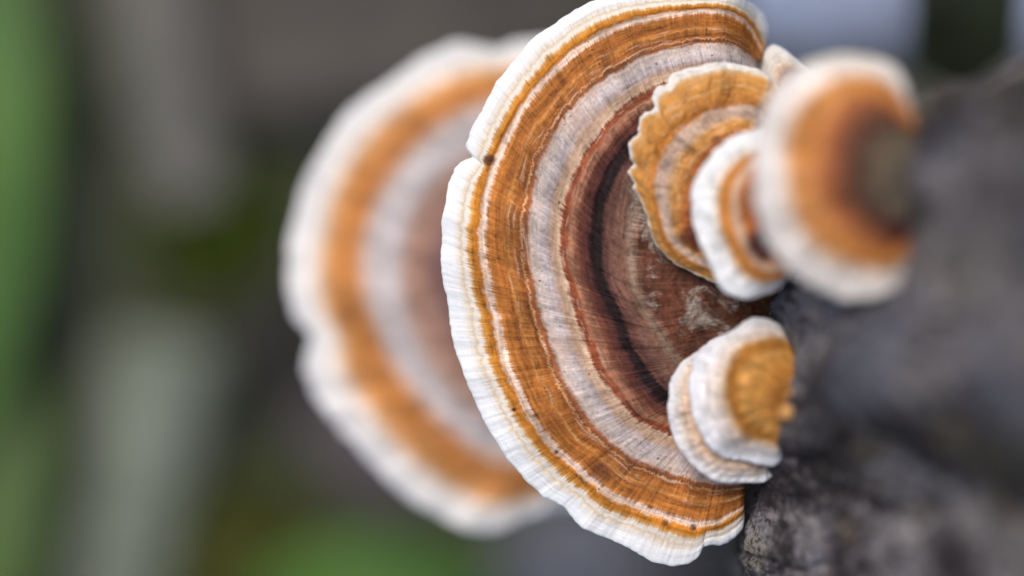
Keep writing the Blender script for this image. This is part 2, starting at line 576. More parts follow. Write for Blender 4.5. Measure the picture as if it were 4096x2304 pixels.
# ---- the big sharp bracket
A_ = [(2983, 2070), (2978, 2115), (2948, 2149), (2911, 2177), (2875, 2188), (2849, 2182), (2828, 2186), (2816, 2190), (2812, 2180), (2806, 2215), (2796, 2232), (2756, 2260), (2694, 2269),
      (2607, 2249), (2551, 2215), (2489, 2180), (2402, 2149), (2334, 2118), (2296, 2081), (2253, 2031), (2178, 1994), (2098, 1920),
      (2023, 1833), (1961, 1733), (1902, 1621), (1868, 1530), (1843, 1464), (1815, 1383), (1796, 1296), (1793, 1228), (1775, 1135), (1765, 1073),
      (1762, 1011), (1771, 948), (1765, 893), (1779, 815), (1797, 720), (1821, 671), (1853, 636), (1897, 626), (1866, 607), (1860, 578), (1874, 534), (1905, 472),
      (1948, 397), (1992, 317), (2048, 248), (2110, 168), (2160, 127), (2234, 78), (2296, 37), (2358, 2), (2430, -22), (2540, -40), (2680, -48), (2820, -44), (2940, -30),
      (3042, 0), (3079, 31), (3097, 75), (3103, 130), (3095, 185)]
B_ = [(2980, 2030), (2911, 2078), (2818, 2112), (2694, 2093), (2601, 2060), (2540, 2030), (2470, 2013), (2389, 1963), (2327, 1901), (2259, 1851), (2203, 1801), (2135, 1708), (2079, 1603), (2035, 1512),
      (1992, 1395), (1964, 1271), (1948, 1191), (1930, 1085), (1914, 998), (1914, 905), (1929, 812), (1948, 716), (1992, 584), (2023, 528), (2073, 435), (2122, 366),
      (2197, 286), (2271, 217), (2327, 168), (2402, 121), (2476, 93), (2619, 53), (2756, 31), (2880, 31), (2973, 50), (3048, 93), (3078, 140), (3078, 200)]
C_ = [(2983, 1941), (2917, 1938), (2818, 1932), (2694, 1901), (2570, 1857), (2458, 1789), (2371, 1702), (2296, 1603), (2247, 1510), (2228, 1440), (2197, 1371), (2166, 1259), (2135, 1135),
      (2110, 1042), (2107, 948), (2116, 824), (2131, 740), (2160, 621), (2216, 528), (2271, 447), (2334, 373), (2433, 298), (2538, 236), (2663, 199), (2787, 174), (2911, 168), (2992, 193), (3052, 245)]
D_ = [(3010, 1810), (2880, 1800), (2780, 1775), (2669, 1739), (2570, 1683), (2489, 1621), (2427, 1547), (2380, 1480), (2340, 1371), (2306, 1278), (2281, 1166), (2250, 1060), (2240, 948), (2253, 824),
      (2280, 733), (2334, 621), (2383, 547), (2433, 478), (2501, 416), (2582, 366), (2640, 340), (2750, 300), (2880, 290), (2990, 320), (3050, 370)]
E_ = [(3040, 1690), (2880, 1680), (2760, 1660), (2650, 1620), (2588, 1562), (2557, 1501), (2507, 1414), (2470, 1352), (2458, 1290), (2433, 1228), (2383, 1147), (2368, 1085), (2361, 1011), (2361, 917),
      (2371, 824), (2402, 714), (2433, 652), (2470, 602), (2514, 559), (2620, 490), (2760, 440), (2900, 430), (3060, 480)]
F_ = [(3050, 1640), (2890, 1630), (2790, 1612), (2700, 1580), (2650, 1545), (2619, 1500), (2557, 1427), (2520, 1358), (2507, 1290), (2476, 1216), (2439, 1135), (2417, 1060), (2411, 948), (2424, 824), (2464, 720),
      (2500, 660), (2560, 600), (2660, 540), (2780, 490), (2910, 480), (3065, 520)]
G_ = [(3070, 1560), (2900, 1560), (2800, 1545), (2719, 1495), (2694, 1445), (2644, 1377), (2600, 1296), (2563, 1234), (2532, 1166), (2514, 1085), (2504, 998), (2507, 886), (2526, 762), (2600, 640), (2720, 580), (2860, 560), (3080, 600)]
H_ = [(3200, 1520), (3260, 1250), (3380, 900)]
stops = [(1.0, lin(243, 247, 250)), (.962, lin(244, 246, 248)), (.944, lin(240, 232, 220)), (.932, lin(222, 200, 168)), (.926, lin(240, 232, 222)), (.915, lin(238, 226, 210)),
         (.908, lin(214, 158, 88)), (.895, lin(196, 128, 44)), (.880, lin(190, 116, 28)), (.872, lin(226, 194, 168)), (.857, lin(234, 208, 190)), (.846, lin(186, 118, 54)),
         (.796, lin(168, 100, 42)), (.784, lin(196, 132, 68)), (.770, lin(170, 106, 48)), (.742, lin(150, 88, 40)), (.7375, lin(214, 164, 118)), (.731, lin(142, 84, 42)),
         (.718, lin(154, 94, 58)), (.708, lin(198, 178, 166)), (.680, lin(202, 190, 186)), (.655, lin(180, 168, 170)), (.632, lin(182, 150, 124)), (.609, lin(206, 176, 150)),
         (.600, lin(140, 72, 42)), (.583, lin(138, 72, 44)), (.574, lin(166, 116, 88)), (.556, lin(146, 98, 76)), (.542, lin(112, 66, 52)), (.514, lin(90, 52, 48)), (.499, lin(38, 20, 23)), (.474, lin(28, 16, 17))]
# the rest of the ramp (the old heart of the cap) is mixed in by a second ramp
def big_material():
    m = cap_material('big_cap_material', stops, seed=1.3, jag=0.026, low=0.020, fine=0.50, fib=0.58, silver=0.85, pale_amt=.4, pale_zone=(.575, .80), crack=.35, fuzz=.02)
    T = NT.__new__(NT)
    T.m, T.t, T.b = m, m.node_tree, m.node_tree.nodes['Principled BSDF']
    ramp1 = [n for n in T.t.nodes if n.type == 'VALTORGB'][0]
    src = ramp1.inputs[0].links[0].from_socket
    tgt = [l.to_socket for l in ramp1.outputs[0].links]
    c2 = T.ramp(src, [(.455, lin(98, 62, 54)), (.435, lin(116, 82, 70)), (.405, lin(122, 86, 70)), (.385, lin(142, 120, 102)), (.365, lin(104, 62, 46)), (.32, lin(98, 58, 40)), (.25, lin(88, 54, 40)), (.18, lin(98, 60, 36)), (.08, lin(86, 54, 34)), (.0, lin(60, 40, 28))])
    mx = T.mix(T.mr(src, .474, .459), ramp1.outputs[0], c2)
    for s in tgt:
        T.put(s, mx)
    return m

def relief_big(U, T, A, PX, PY):
    h = 0.0028 * (1 - U) ** 1.3
    h += -0.00035 * np.exp(-((U - 0.485) / 0.04) ** 2) + 0.0003 * np.exp(-((U - 0.56) / 0.03) ** 2)
    h += 0.00022 * np.exp(-((U - 0.66) / 0.04) ** 2) - 0.00012 * np.exp(-((U - 0.862) / 0.012) ** 2) + 0.00015 * np.exp(-((U - 0.89) / 0.014) ** 2)
    h += -0.0006 * sstep(U, 0.86, 1.0)
    h += 0.0009 * U * vnoise(A * 0.085, U * 1.5, 0, 3) + 0.00020 * U ** 2 * vnoise(A * 0.33, U * 3, 0, 4)
    h += 0.00006 * fbm(A * 0.9, U * 5, 0, 6, 3) * (0.4 + sstep(U, 0.2, 0.5))
    h += 0.00030 * fbm(PX * 0.012, PY * 0.012, 0, 9, 4) * sstep(U, 0.55, 0.3)
    h += 0.00006 * vnoise(U * 55, A * 0.1, 0, 12)
    h -= 0.0075 * sstep(T, 0.945, 1.0) ** 1.4 * U ** 2
    h -= 0.0005 * np.exp(-((A - np.interp(0.0, [0, 1], [0, 0])) / 3) ** 2)
    return h
bracket('bracket_fungus', 'largest fan-shaped bracket, sharply striped white, orange, grey and near-black', [(1, A_), (.8745, B_), (.7155, C_), (.602, D_), (.504, E_), (.4625, F_), (.391, G_)], H_,
        (2975, 1320), 0.0, 1000, 300, big_material(), relief_big, th_rim=0.0008, th_base=0.0045, scallop=3.5, sm=1.3, u_margin=0.945,
        spots=[(1957, 640, 26, .85), (2056, 1638, 9, 1.0), (2225, 1808, 10, .9), (2402, 1890, 46, .55), (2772, 2108, 15, .95), (2660, 2090, 14, .6), (2678, 1875, 10, .5), (1985, 760, 5, .5), (3098, 150, 16, .8), (3086, 205, 26, .8), (3060, 250, 34, .6), (3072, 120, 22, .35)], seed=5)  # spots at the curled tip: dark stain plus the curl's shading painted in

# ---- the far bracket, out of focus behind the big one
fl = s159([(1640, 1240), (1500, 1280), (1400, 1285), (1330, 1300), (1260, 1340), (1200, 1345), (1110, 1310), (1030, 1260), (960, 1200), (910, 1140), (850, 1080), (800, 1010), (772, 960), (762, 910), (772, 870), (796, 848), (752, 815), (732, 780),
           (720, 720), (722, 640), (735, 560), (755, 480), (780, 410), (830, 340), (870, 280), (930, 230), (1000, 185), (1060, 145), (1120, 106), (1180, 98), (1240, 122), (1300, 100), (1400, 92), (1500, 105), (1640, 150)])
flo = s159([(1660, 1130), (1500, 1190), (1400, 1215), (1300, 1262), (1240, 1262), (1140, 1215), (1050, 1148), (970, 1060), (900, 970), (872, 905), (876, 852), (826, 790), (818, 700), (822, 620), (840, 530), (885, 420), (960, 330), (1070, 240), (1160, 200), (1240, 180), (1320, 170), (1450, 170), (1640, 220)])
fli = s159([(1680, 1060), (1500, 1110), (1400, 1150), (1280, 1180), (1190, 1130), (1100, 1050), (1030, 970), (975, 895), (950, 825), (915, 750), (905, 660), (920, 570), (960, 470), (1030, 380), (1120, 300), (1240, 245), (1330, 230), (1450, 230), (1650, 300)])
flg = s159([(1720, 980), (1500, 1010), (1350, 1070), (1230, 1090), (1130, 990), (1060, 900), (1030, 810), (1010, 720), (1010, 620), (1045, 520), (1120, 420), (1240, 350), (1400, 310), (1680, 360)])
flm = s159([(1780, 900), (1500, 920), (1350, 930), (1220, 910), (1150, 820), (1110, 720), (1110, 640), (1140, 560), (1230, 480), (1400, 430), (1740, 480)])
def rl(seed, dome=0.003, wav=0.001, droop=0.001, wr=0.1):
    def f(U, T, A, PX, PY):
        h = dome * (1 - U) ** 1.2 - droop * sstep(U, 0.7, 1.0)
        h = h + wav * U * vnoise(A * 0.11, U * 1.4, 0, seed) + 0.4 * wav * U ** 2 * vnoise(A * 0.42, U * 2, 0, seed + 2)
        h = h + wr * 0.001 * fbm(A * 1.4, U * 5, 0, seed + 4, 3) + 0.00008 * vnoise(U * 40, A * 0.15, 0, seed + 6)
        return h
    return f
m_far = cap_material('far_cap_material', [(1, lin(236, 238, 240)), (.94, lin(236, 234, 232)), (.88, lin(236, 222, 208)), (.845, lin(216, 160, 102)), (.78, lin(194, 124, 60)), (.72, lin(196, 132, 74)),
                     (.69, lin(206, 176, 160)), (.65, lin(206, 198, 198)), (.56, lin(196, 188, 190)), (.50, lin(174, 140, 122)), (.44, lin(158, 120, 106)), (.37, lin(122, 92, 92)), (.2, lin(100, 70, 68)), (0, lin(80, 54, 44))], seed=4.1, fine=.1, fib=.1, pale_amt=.2)
bracket('bracket_fungus', 'pale orange-banded bracket furthest down the stump, largely hidden behind the biggest bracket', [(1, fl), (.84, flo), (.70, fli), (.53, flg), (.36, flm)], s159([(1900, 860), (1905, 740), (1915, 640)]),
        (1700 * 1.59, 720 * 1.59), -0.035, 420, 110, m_far, rl(61, .004, .0012), th_rim=.0012, th_base=.005, scallop=8, spots=[(875 * 1.59, 785 * 1.59, 45, .4)], seed=15)

# ---- small lobe behind the upper end of the big bracket
m_lobe = cap_material('lobe_cap_material', [(1, lin(238, 238, 236)), (.84, lin(232, 226, 216)), (.76, lin(196, 162, 132)), (.70, lin(126, 86, 58)), (.64, lin(186, 152, 134)), (.56, lin(140, 98, 76)), (.5, lin(170, 128, 100)), (.3, lin(120, 82, 64)), (0, lin(90, 60, 44))], seed=6.6, fine=.2, fib=.2, pale_amt=.4)
lb = [(3180, 760), (3100, 560), (3056, 420), (3040, 320), (3050, 230), (3076, 182), (3104, 166), (3130, 176), (3153, 199), (3190, 232), (3222, 266), (3262, 300), (3330, 330), (3430, 340), (3560, 380), (3640, 460)]
lbi = [(3260, 770), (3190, 620), (3150, 500), (3130, 420), (3130, 360), (3150, 320), (3180, 310), (3210, 322), (3260, 350), (3330, 390), (3430, 420), (3520, 460), (3600, 520)]
bracket('bracket_fungus', 'small white-edged lobe peeping out behind the curled upper tip of the biggest bracket', [(1, lb), (.62, lbi)], [(3500, 900), (3540, 780), (3640, 660), (3740, 600)],
        (3460, 700), -0.0045, 240, 80, m_lobe, rl(81, .002, .0006), scallop=4, seed=25)

# ---- crinkled tan bracket above the big one
z3 = lambda pts: zm(2480, 200, 1.449, pts)
tm = z3([(900, 1370), (760, 1365), (640, 1370), (540, 1348), (490, 1320), (420, 1285), (340, 1250), (270, 1200), (210, 1130), (175, 1060), (160, 970), (130, 900), (110, 835), (80, 802), (92, 772), (60, 730), (48, 694), (92, 662),
         (58, 622), (60, 575), (46, 535), (75, 508), (116, 492), (104, 440), (110, 395), (150, 358), (200, 350), (206, 322), (184, 275), (195, 235), (225, 203), (268, 202), (268, 190), (280, 155), (320, 125), (375, 105), (430, 100), (490, 80), (570, 65), (660, 68), (740, 85), (820, 115), (880, 160), (910, 220), (960, 330), (1040, 420)])
tmo = z3([(920, 1290), (760, 1300), (640, 1310), (480, 1255), (400, 1212), (330, 1160), (270, 1090), (240, 1000), (215, 900), (195, 800), (205, 730), (235, 650), (270, 570), (330, 480), (420, 410), (520, 360), (650, 322), (780, 335), (850, 400), (930, 500)])
tmg = z3([(940, 1240), (760, 1240), (600, 1250), (430, 1190), (360, 1130), (310, 1060), (290, 960), (280, 850), (290, 760), (320, 660), (370, 580), (440, 500), (540, 440), (650, 395), (800, 410), (920, 560)])
tmr = z3([(960, 1180), (760, 1180), (600, 1200), (430, 1165), (370, 1100), (350, 1000), (355, 900), (380, 800), (430, 700), (490, 600), (560, 530), (700, 460), (900, 620)])
m_tan = cap_material('tan_cap_material', [(1, lin(242, 240, 236)), (.965, lin(240, 234, 224)), (.945, lin(222, 180, 124)), (.92, lin(210, 150, 80)), (.85, lin(202, 142, 70)), (.78, lin(190, 126, 56)), (.735, lin(184, 118, 52)),
                     (.715, lin(204, 174, 152)), (.67, lin(192, 168, 156)), (.635, lin(202, 164, 122)), (.60, lin(206, 148, 80)), (.53, lin(196, 136, 72)), (.50, lin(176, 104, 52)), (.46, lin(122, 66, 44)), (.38, lin(104, 54, 42)), (.25, lin(120, 76, 50)), (0, lin(80, 50, 34))],
                     seed=8.2, jag=.03, low=.04, fine=.22, fib=.16, crack=.1, grey_zone=(.65, .70), pale_amt=.75, pale_zone=(.5, .93), pale=(226, 196, 158))
def relief_tan(U, T, A, PX, PY):
    h = 0.0016 * (1 - U) ** 1.2 - 0.0008 * sstep(U, .8, 1.)
    h += 0.0006 * U * vnoise(A * 0.3, U * 2, 0, 91) + 0.00014 * fbm(A * 1.1, U * 6, 0, 92, 3) * U
    h += 0.00016 * vnoise(U * 26, A * .2, 0, 95) + 0.00018 * fbm(PX * .02, PY * .02, 0, 96, 3)
    return h
bracket('bracket_fungus', 'crinkle-edged tan bracket with ragged scalloped rim growing on the biggest bracket', [(1, tm), (.72, tmo), (.64, tmg), (.5, tmr)], [(3380, 1080), (3400, 900), (3440, 700)],
        (3060, 760), 0.005, 520, 150, m_tan, relief_tan, white=(.955, lambda t: 4 + 42 * sstep(t, .56, .72)), scallop=7, sm=1.6, u_margin=.95, spots=[(2755, 945, 45, .75), (2780, 985, 30, .6), (2738, 920, 16, .5), (2860, 560, 22, .5)], seed=35)

# ---- white-rimmed bracket in front of the tan one
wr = z3([(1010, 1270), (985, 1330), (950, 1360), (925, 1388), (880, 1408), (832, 1416), (790, 1440), (730, 1445), (660, 1430), (600, 1390), (560, 1330), (530, 1260), (500, 1190), (460, 1110), (435, 1020), (420, 930), (417, 840), (435, 760), (470, 690), (520, 620), (570, 560), (640, 505), (700, 478), (780, 458), (860, 440), (960, 420), (1080, 430)])
wro = z3([(1020, 1240), (990, 1290), (930, 1325), (840, 1346), (760, 1326), (700, 1270), (660, 1200), (620, 1110), (590, 1040), (575, 950), (570, 850), (590, 760), (640, 690), (700, 630), (770, 590), (860, 560), (1080, 540)])
wrg = z3([(1030, 1210), (960, 1270), (900, 1290), (800, 1250), (740, 1180), (690, 1090), (660, 1000), (650, 900), (660, 800), (700, 720), (760, 650), (880, 620), (1080, 610)])
wrb = z3([(1050, 1190), (960, 1240), (850, 1200), (790, 1130), (740, 1040), (715, 950), (710, 860), (730, 780), (770, 700), (900, 670), (1090, 660)])
m_wr = cap_material('white_rim_cap_material', [(1, lin(250, 252, 254)), (.86, lin(248, 248, 248)), (.80, lin(240, 222, 202)), (.77, lin(216, 152, 84)), (.72, lin(206, 132, 52)), (.65, lin(204, 134, 66)), (.60, lin(222, 190, 164)), (.55, lin(206, 160, 124)), (.51, lin(186, 110, 54)),
                     (.44, lin(170, 94, 42)), (.3, lin(176, 102, 48)), (.0, lin(110, 66, 40))], seed=10.4, fine=.16, fib=.12, pale_amt=.2)
bracket('bracket_fungus', 'small bracket with thick bright white rim and a bluish-black stain on its orange centre', [(1, wr), (.78, wro), (.60, wrg), (.50, wrb)], [(3260, 1060), (3300, 900), (3400, 720)],
        (3150, 820), 0.0125, 300, 110, m_wr, rl(101, .0022, .0005, .0012), th_rim=.0016, scallop=4, seed=45, spots=[(3040, 975, 62, .95), (3005, 955, 34, .5), (3050, 1010, 40, .9)])

# ---- the near bracket, out of focus in front
nb = s159([(2330, 640), (2300, 690), (2270, 722), (2225, 750), (2150, 762), (2060, 732), (1990, 682), (1935, 612), (1903, 520), (1895, 400), (1915, 300), (1955, 210), (2010, 160), (2080, 136), (2150, 130), (2220, 142), (2266, 170), (2288, 215), (2294, 270), (2330, 330)])
nbo = s159([(2330, 610), (2290, 645), (2240, 668), (2190, 672), (2120, 652), (2060, 612), (2010, 550), (1985, 470), (1980, 380), (2000, 300), (2040, 240), (2090, 204), (2160, 190), (2220, 200), (2258, 230), (2280, 280), (2330, 350)])
nbb = s159([(2330, 590), (2230, 615), (2170, 582), (2120, 540), (2090, 490), (2080, 430), (2090, 370), (2120, 310), (2160, 272), (2215, 262), (2262, 300), (2330, 370)])
nbg = s159([(2340, 560), (2250, 568), (2200, 530), (2165, 490), (2155, 440), (2165, 390), (2190, 340), (2228, 316), (2270, 330), (2340, 390)])
m_nb = cap_material('near_cap_material', [(1, lin(232, 230, 228)), (.86, lin(236, 226, 218)), (.81, lin(228, 196, 166)), (.77, lin(208, 140, 74)), (.70, lin(206, 138, 70)), (.60, lin(194, 122, 66)), (.53, lin(150, 88, 52)), (.46, lin(100, 60, 42)), (.40, lin(84, 60, 48)),
                     (.33, lin(100, 88, 72)), (.22, lin(98, 90, 78)), (.14, lin(70, 58, 52)), (0, lin(60, 48, 44))], seed=12.9, low=.06, fine=.12, fib=.12, pale_amt=.1)
bracket('bracket_fungus', 'thick bracket highest up the stump, orange ring round a grey-green heart', [(1, nb), (.79, nbo), (.52, nbb), (.40, nbg)], s159([(2400, 520), (2395, 450), (2400, 400)]),
        (2290 * 1.59, 440 * 1.59), 0.029, 260, 90, m_nb, rl(121, .003, .0008, .0012), th_rim=.0018, th_base=.006, scallop=6, seed=55, spots=[(2262 * 1.59, 578 * 1.59, 55, .9)])

# ---- the two-tier pale bracket low on the bark
z2 = lambda pts: zm(2600, 1200, 1.811, pts)
la = z2([(960, 1120), (935, 1180), (912, 1230), (895, 1280), (855, 1316), (800, 1335), (720, 1331), (640, 1330), (560, 1335), (480, 1320), (390, 1270), (300, 1190), (220, 1090), (170, 980), (145, 880), (130, 780), (138, 680), (160, 570), (200, 490), (250, 430), (330, 385), (400, 330), (480, 270), (580, 250), (760, 240), (980, 320)])
lai = z2([(960, 1050), (900, 1100), (800, 1170), (640, 1180), (520, 1160), (430, 1110), (370, 1030), (320, 920), (290, 800), (280, 680), (300, 560), (350, 470), (450, 400), (600, 360), (980, 400)])
m_la = cap_material('pale_cap_material', [(1, lin(240, 240, 244)), (.93, lin(236, 232, 232)), (.88, lin(232, 222, 214)), (.80, lin(222, 196, 174)), (.70, lin(214, 178, 148)), (.5, lin(200, 160, 124)), (0, lin(150, 110, 80))], seed=14.2, jag=.13, low=.12, fine=.1, fib=.16, pale_amt=.8, pale_zone=(.4, .92), pale=(238, 232, 228))
bracket('bracket_fungus', 'thin pale lower tier with faint pinkish-brown mottling under the amber-centred bracket', [(1, la), (.70, lai)], [(3220, 1760), (3240, 1620), (3260, 1480)],
        (3060, 1610), 0.0055, 260, 80, m_la, rl(141, .0008, .0007, .0006, .16), th_rim=.0008, scallop=4, seed=65)
lbx = z2([(1030, 1010), (1000, 1060), (992, 1100), (965, 1160), (905, 1206), (850, 1212), (785, 1192), (700, 1172), (600, 1166), (510, 1140), (440, 1090), (390, 1020), (350, 940), (320, 860), (300, 780), (285, 680), (293, 560), (318, 460), (360, 385), (420, 322), (500, 270), (580, 238), (640, 192), (690, 152), (750, 128), (830, 128), (900, 148), (960, 190), (1000, 258), (1030, 340)])
lbo = z2([(1035, 960), (990, 1045), (930, 1070), (870, 1050), (800, 1030), (720, 1010), (660, 970), (610, 900), (570, 820), (550, 720), (545, 620), (550, 520), (580, 430), (620, 370), (680, 320), (760, 290), (850, 272), (940, 272), (1000, 300), (1035, 380)])
lbh = z2([(1050, 860), (980, 900), (880, 900), (800, 860), (730, 800), (690, 720), (680, 620), (700, 540), (750, 470), (830, 420), (940, 400), (1050, 450)])
m_lb = cap_material('amber_cap_material', [(1, lin(242, 244, 250)), (.90, lin(240, 238, 240)), (.80, lin(234, 222, 214)), (.73, lin(228, 208, 190)), (.675, lin(204, 162, 112)), (.62, lin(172, 116, 50)), (.56, lin(178, 116, 44)), (.46, lin(214, 158, 86)), (.34, lin(204, 146, 72)), (.2, lin(172, 112, 46)), (.08, lin(204, 150, 84)), (0, lin(150, 100, 50))],
                    seed=16.7, jag=.05, low=.10, fine=.10, fib=.10, pale_amt=.0)
def relief_lb(U, T, A, PX, PY):
    h = 0.0024 * np.clip(1 - (U / .85) ** 2, 0, 1) - 0.0009 * sstep(U, .75, 1)
    h += 0.0005 * U * vnoise(A * .25, U, 0, 151) + 0.00035 * fbm(PX * .008, PY * .008, 0, 153, 3) * sstep(U, .75, .5) + .00015 * fbm(A * .9, U * 4, 0, 155, 2)
    return h
bracket('bracket_fungus', 'rounded bracket with amber-yellow centre and broad white edge beside two tiny buds', [(1, lbx), (.68, lbo), (.40, lbh)], [(3230, 1720), (3245, 1610), (3240, 1500)],
        (3110, 1580), 0.0085, 300, 110, m_lb, relief_lb, th_rim=.0012, th_base=.005, scallop=4, seed=75)

# ---- tiny amber buds in the crack between the amber bracket and the bark
def bud(px, py, rpx, dz, label, seed):
    n, m = 28, 18
    ph = np.linspace(0, 2 * np.pi, n, endpoint=False)
    te = np.linspace(0.02, np.pi - 0.02, m)
    P, Tt = np.meshgrid(ph, te)
    r = rpx * K * (1 + .16 * fbm(np.cos(P) * 1.3 + 5, np.sin(P) * 1.3, Tt, seed, 2))
    c = W(px, py, ZF + dz)
    X = np.sin(Tt) * np.cos(P) * r * (1 + .5 * sstep(np.cos(P), .2, 1))
    Y = np.sin(Tt) * np.sin(P) * r
    Z = np.cos(Tt) * r * .9
    v = np.stack([X.ravel(), Y.ravel(), Z.ravel()], -1)
    i = np.arange(n * m).reshape(m, n)
    j = np.roll(i, -1, 1)
    f = np.stack([i[:-1], i[1:], j[1:], j[:-1]], -1).reshape(-1, 4)
    o = new_obj('fungus_bud', v, f, M_BUD)
    o.location = (c[0], c[1], ZF + dz)
    tag(o, label, 'fungus bud', 'tiny buds beside the amber bracket')
T = NT('bud_material')
obj = T.n('ShaderNodeTexCoord').outputs['Object']
T.put(T.b.inputs['Base Color'], T.mix(T.noise(obj, 900, 3), lin(196, 134, 60), lin(232, 186, 122)))
T.b.inputs['Roughness'].default_value = .5
T.b.inputs['Subsurface Weight'].default_value = .2
T.b.inputs['Subsurface Scale'].default_value = .0008
M_BUD = T.m
bud(3152, 1653, 30, .0145, 'largest round amber bud in the crack beside the amber-centred bracket', 3)
bud(3190, 1632, 20, .0150, 'small pinkish-tan bud pressed between the largest amber bud and the bark', 4)
bud(3176, 1572, 20, .0140, 'small dull brown bud on the bark a little apart from the two others', 6)

# ------------------------------------------------------------------ what lies on the ground behind (all far out of focus)
def plain(name, c1, c2, scale, rough=.7, bumpd=0.0, sss=0.0):
    T = NT(name)
    obj = T.n('ShaderNodeTexCoord').outputs['Object']
    n = T.noise(obj, scale, 4, .6)
    T.put(T.b.inputs['Base Color'], T.mix(T.mr(n, .35, .65), c1, c2))
    T.b.inputs['Roughness'].default_value = rough
    if bumpd:
        T.put(T.b.inputs['Normal'], T.bump(n, bumpd, .7))
    return T.m

def G(px, py, z):
    p = W(px * 1.59, py * 1.59, z)
    return np.array([p[0], p[1], z])

def spline(pts, n):
    p = np.array(pts, float)
    s = np.concatenate([[0], np.cumsum(np.linalg.norm(np.diff(p, axis=0), axis=1))])
    s /= s[-1]
    t = np.linspace(0, 1, n)
    q = np.stack([np.interp(t, s, p[:, k]) for k in range(3)], -1)
    return np.stack([gsm(q[:, k], n * .07) for k in range(3)], -1)

def blade(name, label, cat, group, pts, width, mat, fold=.22, tip=.75, n=48):
    """a solid strip leaf with a folded cross-section: fat in the middle, pointed at its end"""
    p = spline(pts, n)
    t = np.linspace(0, 1, n)
    tg = np.gradient(p, axis=0)
    tg /= np.linalg.norm(tg, axis=1, keepdims=True)
    up = np.array([0, 0, 1.])
    sd = np.cross(tg, up)
    sd /= np.maximum(np.linalg.norm(sd, axis=1, keepdims=True), 1e-6)
    nn = np.cross(sd, tg)
    w = width * .5 * np.clip(np.minimum(.35 + t / .25, 1) * np.clip((1 - t) / (1 - tip), 0, 1) ** .7, .02, 1)
    prof = [(-1, fold), (-.5, fold * .35), (0, 0), (.5, fold * .35), (1, fold), (.5, fold * .35 - .07), (0, -.09), (-.5, fold * .35 - .07)]
    v = np.stack([p + sd * (w * a)[:, None] + nn * (w * b)[:, None] for a, b in prof], 1).reshape(-1, 3)
    m = len(prof)
    i = np.arange(n * m).reshape(n, m)
    j = np.roll(i, -1, 1)
    f = np.stack([i[:-1], j[:-1], j[1:], i[1:]], -1).reshape(-1, 4)
    org = p[0].copy()
    o = new_obj(name, v - org, f, mat)
    o.location = org
    tag(o, label, cat, group)
    return o

def twig(label, pts, r, mat, seed):
    n, m = 60, 18
    p = spline(pts, n)
    tg = np.gradient(p, axis=0)
    tg /= np.linalg.norm(tg, axis=1, keepdims=True)
    sd = np.cross(tg, [0, 0, 1.])
    sd /= np.linalg.norm(sd, axis=1, keepdims=True)
    nn = np.cross(sd, tg)
    ph = np.linspace(0, 2 * np.pi, m, endpoint=False)
    t = np.linspace(0, 1, n)[:, None]
    rr = r * (1 - .25 * t) * (1 + .14 * fbm(np.cos(ph)[None] * 1.5 + 3, np.sin(ph)[None] * 1.5, t * 7, seed, 3)) * np.clip(np.minimum(t, 1 - t) / .012, .05, 1)
    v = p[:, None] + sd[:, None] * (np.cos(ph)[None] * rr)[..., None] + nn[:, None] * (np.sin(ph)[None] * rr * .7)[..., None]
    i = np.arange(n * m).reshape(n, m)
    j = np.roll(i, -1, 1)
    f = np.stack([i[:-1], j[:-1], j[1:], i[1:]], -1).reshape(-1, 4)
    org = p[n // 2].copy()
    o = new_obj('fallen_twig', v.reshape(-1, 3) - org, f, mat)
    o.location = org
    tag(o, label, 'twig', 'twigs on the soil')

def stone(label, c, size, mat, seed):
    n, m = 64, 40
    ph = np.linspace(0, 2 * np.pi, n, endpoint=False)
    te = np.linspace(.01, np.pi - .01, m)
    P, Tt = np.meshgrid(ph, te)
    x, y, z = np.sin(Tt) * np.cos(P), np.sin(Tt) * np.sin(P), np.cos(Tt)
    r = 1 + .16 * fbm(x * 1.4 + seed, y * 1.4, z * 1.4, seed, 4)
    v = np.stack([(x * r * size[0]).ravel(), (y * r * size[1]).ravel(), (z * r * size[2]).ravel()], -1)
    i = np.arange(n * m).reshape(m, n)
    j = np.roll(i, -1, 1)
    f = np.stack([i[:-1], i[1:], j[1:], j[:-1]], -1).reshape(-1, 4)
    o = new_obj('stone', v, f, mat)
    o.location = c
    tag(o, label, 'stone', 'stones on the soil')

def moss(label, c, rad, hgt, mat, seed, n=1500):
    rs = np.random.RandomState(seed)
    a, q = rs.rand(n) * 2 * np.pi, np.sqrt(rs.rand(n))
    x, y = np.cos(a) * q * rad * (1 + .2 * np.cos(3 * a + seed)), np.sin(a) * q * rad
    h = hgt * (1 - q ** 2 * .75) * (.7 + .5 * rs.rand(n))
    b = rs.rand(n) * 2 * np.pi
    lx, ly = rs.randn(n) * .35 * h, rs.randn(n) * .35 * h
    w = hgt * .10
    z0 = np.full(n, -.003)
    v0 = np.stack([x - np.cos(b) * w, y - np.sin(b) * w, z0], -1)
    v1 = np.stack([x + np.cos(b) * w, y + np.sin(b) * w, z0], -1)
    v2 = np.stack([x + lx * .4 + np.cos(b) * w * 1.3, y + ly * .4 + np.sin(b) * w * 1.3, h * .6], -1)
    v3 = np.stack([x + lx, y + ly, h], -1)
    v4 = np.stack([x + lx * .4 - np.cos(b) * w * 1.3, y + ly * .4 - np.sin(b) * w * 1.3, h * .6], -1)
    v = np.stack([v0, v1, v2, v3, v4], 1).reshape(-1, 3)
    k = np.arange(n)[:, None] * 5
    f = np.concatenate([k + [0, 1, 2], k + [0, 2, 4], k + [4, 2, 3]], 0)
    o = new_obj('moss_clump', v, f, mat, smooth=False)
    o.location = c
    tag(o, label, 'moss', 'moss clumps on the soil')

